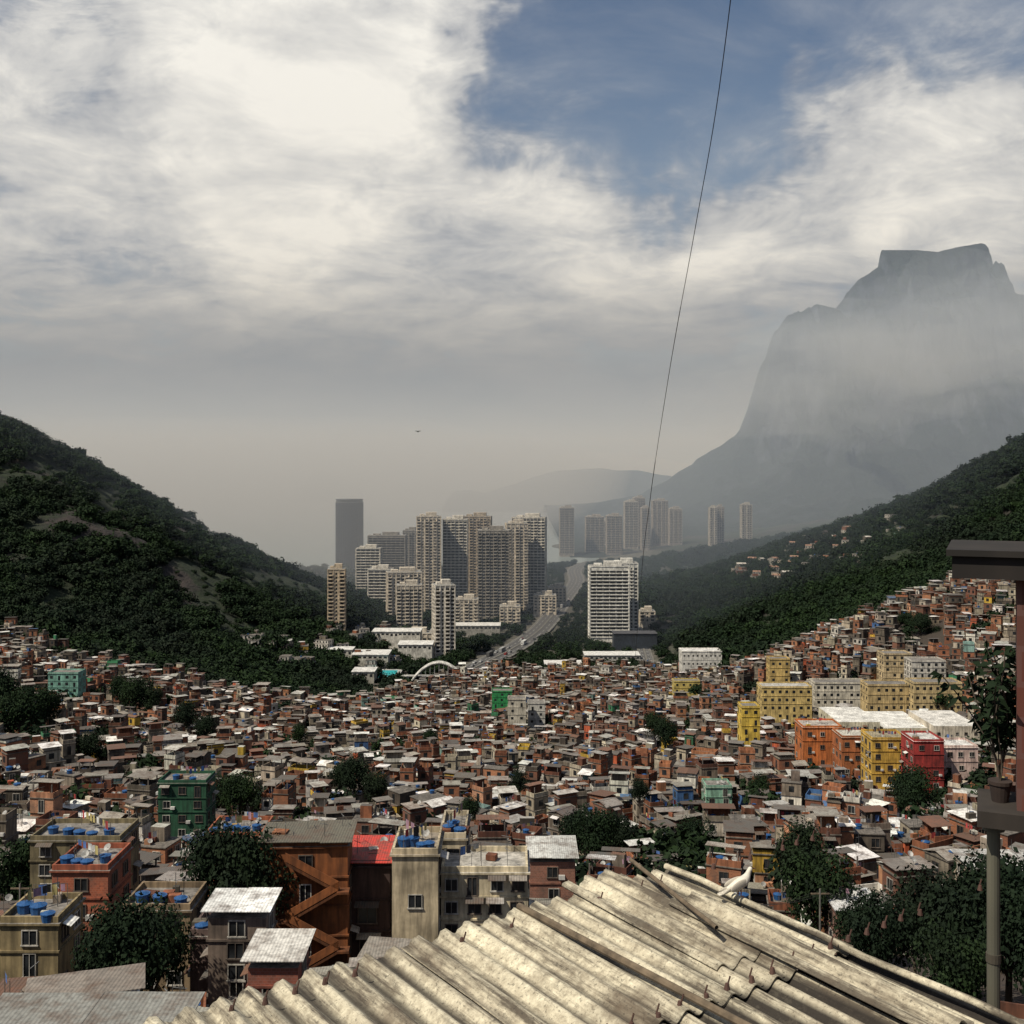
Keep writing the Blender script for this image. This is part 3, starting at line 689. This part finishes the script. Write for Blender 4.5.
def corr(name,u0,u1,v0,v1,lift,tilt=0,seed=0):
    nu=int((u1-u0)/WL*14); nv=max(2,int((v1-v0)/.12)); vs=[];fs=[]
    for layer in(0,1):
        for j in range(nv+1):
            for i in range(nu+1):
                u=u0+(u1-u0)*i/nu; v=v0+(v1-v0)*j/nv
                e=0
                if j==0: e=.008*math.sin(i*1.7+seed)+.03*mnoise.noise(Vector((u*5,seed,0)))
                z=AM*math.cos(2*math.pi*u/WL)+lift+tilt*(v-v0)-.007*layer+.010*mnoise.noise(Vector((u*1.2,v*1.2,seed)))
                vs.append((u,v+e,z))
    m_=(nv+1)*(nu+1)
    for j in range(nv):
        for i in range(nu):
            a=j*(nu+1)+i; fs.append((a,a+1,a+nu+2,a+nu+1)); fs.append((m_+a,m_+a+nu+1,m_+a+nu+2,m_+a+1))
    for i in range(nu): fs.append((i,m_+i,m_+i+1,i+1)); a=nv*(nu+1)+i; fs.append((a,a+1,m_+a+1,m_+a))
    for j in range(nv):
        a=j*(nu+1); fs.append((a,a+nu+1,m_+a+nu+1,m_+a)); a+=nu; fs.append((a,m_+a,m_+a+nu+1,a+nu+1))
    me=bpy.data.meshes.new(name); me.from_pydata(vs,[],fs); me.materials.append(m_fib); me.polygons.foreach_set('use_smooth',np.ones(len(fs),dtype=bool))
    return me
MW=Matrix((( E.x,Dd.x,Nn.x,Apt.x),(E.y,Dd.y,Nn.y,Apt.y),(E.z,Dd.z,Nn.z,Apt.z),(0,0,0,1)))
roofE=link(bpy.data.objects.new("corrugated_roof",None)); roofE.matrix_world=MW
LAB=(Bpt-Apt).length
def sheet(name,*a,**k):
    o=link(bpy.data.objects.new(name,corr(name,*a,**k))); o.parent=roofE; return o
us=[]; q=LAB
while q>-2.5: us.append((q-6*WL,q)); q-=6*WL
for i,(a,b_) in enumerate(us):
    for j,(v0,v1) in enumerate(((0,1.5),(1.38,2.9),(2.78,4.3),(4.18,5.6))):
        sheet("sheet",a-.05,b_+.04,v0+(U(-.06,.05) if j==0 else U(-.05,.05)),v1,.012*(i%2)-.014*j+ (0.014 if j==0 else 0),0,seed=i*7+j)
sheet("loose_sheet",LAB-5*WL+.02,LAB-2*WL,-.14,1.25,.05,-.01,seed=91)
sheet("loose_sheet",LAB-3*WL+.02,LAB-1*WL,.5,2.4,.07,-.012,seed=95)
m_bolt=m_plain("rusty_bolt",(.08,.04,.03),.7); s=MB()
for i in range(-8,21):
    for v in(.2,1.45,2.85,4.25):
        if R()<.75:
            u_=LAB-i*WL; u_=round(u_/WL)*WL; s.cyl((u_,v+U(-.02,.02),AM+.01),.018,.035,(0,0,0),0,8,.010); s.tube((u_,v,AM+.03),(u_+.01,v+.01,AM+.085),.005,(0,0,0),0,5)
ob=s.build("bolts",[m_bolt]); ob.parent=roofE
s=MB(); rr=[]
for k in range(14): v=-.02+k*.33; rr.append((LAB-.12*WL+.015*math.sin(k),v,AM+.016+.008*math.sin(k*2.1)))
for p,q in zip(rr,rr[1:]): s.tube(p,q,.022,(.45,.4,.32),0,10)
ob=s.build("edge_capping",[m_fib],smooth=True); ob.parent=roofE
s=MB(); s.tube((LAB-7.5*WL,.0,AM+.04),(LAB-6.6*WL,3.2,AM+.03),.022,(.2,.15,.1),0,8); s.tube((LAB-1.6*WL,-.1,AM+.09),(LAB-3.4*WL,1.0,AM+.09),.014,(.2,.15,.1),0,8)
m_wood=m_plain("weathered_timber",(.12,.09,.06),.95,0,.5,12); ob=s.build("timber_batten",[m_wood]); ob.parent=roofE
s=MB(); cc=MW@Vector((LAB/2-1.2,2.9,0)); ang=math.atan2(E.y,E.x)
s.box((cc.x,cc.y,138.6),(5.6,5.0,16.8),ang,(.3,.12,.07),1)
for v in(.6,2.6,4.6):
    c2=MW@Vector((LAB/2-1.2,v,0)); s.box((c2.x,c2.y,147.08-.025*v),(6.0,.08,.1),ang,(.15,.1,.07),0,nobot=False)
s.build("brick_house")

# pigeon
m_bird=m_plain("white_feathers",(.62,.58,.5),.8,0,.15,30); m_beak=m_plain("beak_horn",(.25,.1,.08),.5); m_eye=m_plain("eye_black",(.01,.01,.01),.2); m_wing=m_plain("wing_feathers",(.46,.42,.35),.8,0,.3,60)
def ell(name,loc,sc3,rot,m,seg=24):
    me=bpy.data.meshes.new(name); import bmesh
    bm=bmesh.new(); bmesh.ops.create_uvsphere(bm,u_segments=seg,v_segments=seg//2,radius=1); bm.to_mesh(me); bm.free()
    me.materials.append(m); me.polygons.foreach_set('use_smooth',np.ones(len(me.polygons),dtype=bool))
    o=link(bpy.data.objects.new(name,me)); o.location=loc; o.scale=sc3; o.rotation_euler=rot; return o
def skin(name,vs,es,rs,m,sub=2):
    me=bpy.data.meshes.new(name); me.from_pydata(vs,es,[]); me.materials.append(m); o=link(bpy.data.objects.new(name,me))
    md=o.modifiers.new("s",'SKIN'); 
    for i,r_ in enumerate(rs): me.skin_vertices[0].data[i].radius=(r_,r_*1.0) if not isinstance(r_,tuple) else r_
    me.skin_vertices[0].data[0].use_root=True; md.use_smooth_shade=True
    o.modifiers.new("b",'SUBSURF').levels=sub; o.modifiers["b"].render_levels=sub; return o
pig=link(bpy.data.objects.new("white_pigeon",None))
parts=[skin("body",[(-.105,0,.052),(-.06,0,.072),(0,0,.090),(.045,0,.108),(.070,0,.140),(.082,0,.172),(.094,0,.190),(.108,0,.190)],[(i,i+1) for i in range(7)],[(.012,.022),(.030,.030),(.046,.042),(.044,.044),(.026,.026),(.018,.018),(.021,.021),(.012,.012)],m_bird)]
parts.append(skin("tail",[(-.07,0,.065),(-.13,0,.042),(-.185,0,.028)],[(0,1),(1,2)],[(.02,.01),(.026,.006),(.03,.004)],m_wing,1))
for sg in(-1,1):
    parts.append(ell("wing",(-.02,sg*.036,.09),(.085,.012,.034),(0,-.28,sg*-.12),m_wing)); parts.append(ell("wing_tip",(-.10,sg*.022,.058),(.06,.006,.012),(0,-.3,sg*-.2),m_wing))
    parts.append(ell("eye",(.106,sg*.0175,.194),(.004,.003,.004),(0,0,0),m_eye,12))
    parts.append(skin("leg",[(0,sg*.02,.055),(.004,sg*.02,.02),(0,sg*.02,.004),(.025,sg*.02,.002)],[(0,1),(1,2),(2,3)],[.008,.004,.004,.003],m_beak,1))
    parts.append(skin("toes",[(0,sg*.02,.004),(.02,sg*.034,.002)],[(0,1)],[.0035,.003],m_beak,1))
s=MB(); s.tube((.118,0,.189),(.142,0,.181),.006,(0,0,0),0,8,.001); parts.append(s.build("beak",[m_beak]))
for p in parts: p.parent=pig
pp=MW@Vector((LAB-.12*WL,.66,AM+.038))
pig.location=pp; pig.rotation_euler=(0,0,math.radians(20)); pig.scale=(.88,.88,.88)

# neighbour's terrace on the right
s=MB(); d=6.2; ra=-.41; O2=Vector((PX(952,d),d)); uu=Vector((math.cos(ra),math.sin(ra))); vv=Vector((-math.sin(ra),math.cos(ra)))
def nb(a,b_): q=O2+uu*a+vv*b_; return q.x,q.y
zt=PZ(556,d); zb=PZ(578,d); zl=PZ(808,d)
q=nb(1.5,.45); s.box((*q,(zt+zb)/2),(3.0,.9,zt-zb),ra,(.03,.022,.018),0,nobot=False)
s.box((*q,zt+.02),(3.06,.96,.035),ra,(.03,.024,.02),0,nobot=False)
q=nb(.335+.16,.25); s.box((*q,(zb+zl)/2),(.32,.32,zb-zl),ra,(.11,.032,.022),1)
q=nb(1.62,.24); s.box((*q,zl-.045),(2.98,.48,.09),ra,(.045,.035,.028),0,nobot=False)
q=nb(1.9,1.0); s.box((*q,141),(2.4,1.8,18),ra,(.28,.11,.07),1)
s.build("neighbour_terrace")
s=MB(); xq,yq=nb(.215,.15); s.tube((xq,yq,130),(xq,yq,zl-.09),.036,(.20,.19,.14),0,14); s.cyl((xq,yq,zl-.14),.06,.05,(.18,.17,.13),0,14)
for z in(147.2,148.0): s.cyl((xq,yq,z),.041,.05,(.13,.11,.08),0,14)
s.build("metal_pole",smooth=False)
m_clay=m_plain("dark_clay",(.03,.018,.014),.9); s=MB(); rr=random.Random(3); bx,by=nb(.25,.25)
s.cyl((bx,by,zl),.045,.10,(0,0,0),1,16,.06); s.cyl((bx,by,zl+.10),.066,.02,(0,0,0),1,16,.066)
for k in range(14):
    p=Vector((bx,by,zl+.1)); v=Vector((rr.gauss(-.07,.12),rr.gauss(0,.13),1)).normalized(); L_=rr.uniform(.5,.85)
    for j in range(9):
        q=p+v*L_/9; s.tube(tuple(p),tuple(q),.004,(0,0,0),2,5); p=q; v=(v+Vector((rr.gauss(0,.12),rr.gauss(0,.12),0))).normalized()
        if j>2:
            for _ in range(5):
                a=Vector((rr.gauss(0,1),rr.gauss(0,1),rr.gauss(0,.5))).normalized(); w=a.orthogonal().normalized()*.018; l=rr.uniform(.05,.10); dz=Vector((0,0,-.02))
                s.add([tuple(p),tuple(p+a*l*.45+w),tuple(p+a*l+dz),tuple(p+a*l*.45-w)],[(0,1,2,3)],(0,0,0),0)
s.build("potted_plant",[m_leaf,m_clay,m_bark])

# cable
s=MB()
ends=[C3(738,-60,11),C3(716,110,13.5),C3(694,235,17),C3(668,380,25),C3(650,500,42),C3(641,580,62),C3(634,680,95),C3(630,760,125)]
ev=[Vector(e) for e in ends]; pl=[]
for i in range(len(ev)-1):
    a=ev[max(i-1,0)];b0=ev[i];c0=ev[i+1];d0=ev[min(i+2,len(ev)-1)]
    for k in range(8):
        u=k/8; pl.append(.5*((2*b0)+(c0-a)*u+(2*a-5*b0+4*c0-d0)*u*u+(3*b0-a-3*c0+d0)*u**3))
for p,q in zip(pl,pl[1:]): s.tube(tuple(p),tuple(q),.0055 if p.y<20 else (.007 if p.y<35 else .012),(.03,.03,.03),0,5)
s.build("overhead_cable")
s=MB(); bp=Vector(C3(418,431.5,200)); 
def bq(a,b_,c_): return (bp.x+a,bp.y+b_,bp.z+c_)
s.tube(bq(-.05,.35,0),bq(.0,-.1,.0),.05,(.01,.01,.01),0,8,.14); s.tube(bq(0,-.1,0),bq(0,-.4,.02),.14,(.01,.01,.01),0,8,.05)
for sg in(-1,1):
    s.add([bq(0,-.25,.02),bq(sg*.4,-.3,.16),bq(sg*.62,-.05,.06),bq(sg*.38,.12,.06),bq(0,.15,-.08)],[(0,1,2,3,4)],(.01,.01,.01),0)
s.add([bq(0,.2,0),bq(.12,.5,0),bq(-.12,.5,0)],[(0,1,2)],(.01,.01,.01),0)
s.build("soaring_bird")
s=MB(); pv=None
for (px,d) in((20,105),(120,112),(230,120),(360,118),(470,122),(600,118),(700,112),(820,108),(930,112)):
    x=PX(px,d); g_=h1(x,d); top=g_+10; s.tube((x,d,g_-1),(x,d,top),.12,(.2,.19,.17),0,8,.09); s.box((x,d,top-.5),(1.8,.12,.12),0,(.2,.15,.1),0,nobot=False)
    if pv:
        for o in(-.7,0,.7):
            a=Vector((pv[0]+o,pv[1],pv[2]-.4)); b_=Vector((x+o,d,top-.4)); L=None
            for k in range(9):
                u=k/8; p=a.lerp(b_,u)-Vector((0,0,1.2*4*u*(1-u)))
                if L is not None: s.tube(tuple(L),tuple(p),.018,(.02,.02,.02),0,4)
                L=p
    pv=(x,d,top)
s.build("power_line")

# ------------------------------------------------------------------ haze (real scattering air)
def volmat(name,dens,col,g=0.):
    m=bpy.data.materials.new(name); m.use_nodes=True; t=NT(m.node_tree); t.n.remove(t.n['Principled BSDF'])
    v=t.new('ShaderNodeVolumeScatter'); v.inputs['Density'].default_value=dens; v.inputs['Color'].default_value=(*col,1); v.inputs['Anisotropy'].default_value=g
    t.l.new(v.outputs[0],t.n['Material Output'].inputs['Volume']); return m
s=MB(); s.box((0,7500,255),(18000,13300,570),0,(0,0,0),0,nobot=False); s.build("haze",[volmat("haze",1/2100.,(.54,.635,.79))])
# marine haze lying over the bay (wedge plan shaped so the haze brightening fades in across the view)
s=MB(); pl_=[(-8800,1320),(-130,1320),(2450,14000),(-8800,14000)]; vs=[(x,y,z) for z in(-20,215) for x,y in pl_]
s.add(vs,[(3,2,1,0),(4,5,6,7),(0,1,5,4),(1,2,6,5),(2,3,7,6),(3,0,4,7)],(0,0,0),0); s.build("sea_haze",[volmat("sea_haze",1/1300.,(1,.95,.88))])
def mist(name,cx,cy,cz,rx,ry,rz,dens,seed):
    import bmesh
    bm=bmesh.new(); bmesh.ops.create_icosphere(bm,subdivisions=5,radius=1)
    for v in bm.verts:
        n_=mnoise.fractal(v.co*1.5+Vector((seed,0,0)),.8,2,5); v.co*=1+.42*n_
        v.co=Vector((v.co.x*rx,v.co.y*ry,v.co.z*rz))
    me=bpy.data.meshes.new(name); bm.to_mesh(me); bm.free(); me.materials.append(volmat(name,dens,(.88,.95,1.0)))
    o=link(bpy.data.objects.new(name,me)); o.location=(cx,cy,cz)
mist("mist_cloud",980,2350,440,430,480,120,1/1500.,3)
mist("mist_cloud",700,2400,350,330,420,115,1/1600.,8)

# ------------------------------------------------------------------ light & sky
sd=Vector((-.62,-.42,1.02)).normalized(); el=math.asin(sd.z); az=math.atan2(sd.x,sd.y)
L=bpy.data.lights.new("sun",'SUN'); L.energy=5.0; L.angle=math.radians(.5); L.color=(1,.92,.76); lo=link(bpy.data.objects.new("sun",L)); lo.rotation_euler=sd.to_track_quat('Z','Y').to_euler()
w=bpy.data.worlds.new("World"); sc.world=w; w.use_nodes=True; t=NT(w.node_tree); bg=t.n['Background']; outw=t.n['World Output']
sky=t.new('ShaderNodeTexSky'); sky.sky_type='NISHITA'; sky.sun_disc=False; sky.sun_elevation=el; sky.sun_rotation=az; sky.dust_density=1.0
t.l.new(sky.outputs[0],bg.inputs[0]); bg.inputs[1].default_value=.075
tc=t.new('ShaderNodeTexCoord'); Dv=tc.outputs['Generated']; sp=t.new('ShaderNodeSeparateXYZ'); t.put(sp.inputs[0],Dv)
z_=t.math('ADD',t.math('MAXIMUM',sp.outputs[2],0),.2); pr=t.new('ShaderNodeCombineXYZ')
t.put(pr.inputs[0],t.math('DIVIDE',sp.outputs[0],z_)); t.put(pr.inputs[1],t.math('DIVIDE',sp.outputs[1],z_))
PP=pr.outputs[0]
nA=t.noise(PP,1.1,5,.6,.5); nB=t.noise(PP,2.2,7,.62,.5); nC=t.noise(t.vm('ADD',PP,(7.3,2.1,0)),5.0,6,.68,.6)
wob=t.noise(Dv,4.0,5,.62,0,True); wd=t.vm('ADD',Dv,t.vm('MULTIPLY',t.vm('SUBTRACT',wob,(.5,.5,.5)),(.46,.1,.36)))
wd=t.vm('NORMALIZE',wd)
acc=t.mr(nA,.3,.7,-.6,.35)
blobs=[(150,130,240,.75),(360,30,160,1.1),(60,240,190,.3),(420,250,210,.6),(620,240,150,.8),(790,210,130,.65),(940,120,140,.45),(960,220,130,.85),(250,330,220,.3),(520,120,45,.3),(640,80,60,.5),(100,20,90,.3),
       (590,100,110,-.75),(680,20,110,-.7),(810,50,110,-.35),(70,5,60,-.45),(60,270,110,-.45),(200,300,110,-.3),(600,190,60,-.35)]
for px,py,r_,am in blobs:
    dv=Vector(((px-512)/F,1,(HZ-py)/F)).normalized()
    dt=t.vm('DOT_PRODUCT',wd,tuple(dv)); rad=r_/F
    acc=t.math('ADD',acc,t.mr(dt,math.cos(rad*1.35),math.cos(rad*.1),0,am,True))
acc=t.math('ADD',acc,t.mr(nC,.3,.7,-.26,.26))
dens=t.mr(acc,-.35,.8,0,1,True)
dens=t.math('ADD',dens,t.mr(nB,.40,.70,0,.4),clamp=True)
shade=t.math('ADD',t.mr(nB,.34,.64,-.05,.5),t.mr(acc,.15,1.6,0,.65),clamp=True); shade=t.math('ADD',shade,t.mr(nC,.3,.7,-.16,.14),clamp=True)
ccol=t.mix(shade,(.24,.265,.32),(.93,.90,.83))
lowk=t.mr(sp.outputs[2],.06,.20,0,1,True)
ccol=t.mix(lowk,t.mix(t.mr(nB,.3,.7),(.06,.055,.06),(.14,.128,.128)),ccol); dens=t.math('MAXIMUM',dens,t.mr(sp.outputs[2],.07,.18,.97,0,True))
cb=t.new('ShaderNodeBackground'); t.put(cb.inputs[0],ccol); cb.inputs[1].default_value=1.0
mx_=t.new('ShaderNodeMixShader'); t.put(mx_.inputs[0],dens); t.l.new(bg.outputs[0],mx_.inputs[1]); t.l.new(cb.outputs[0],mx_.inputs[2]); t.l.new(mx_.outputs[0],outw.inputs[0])
print("done")
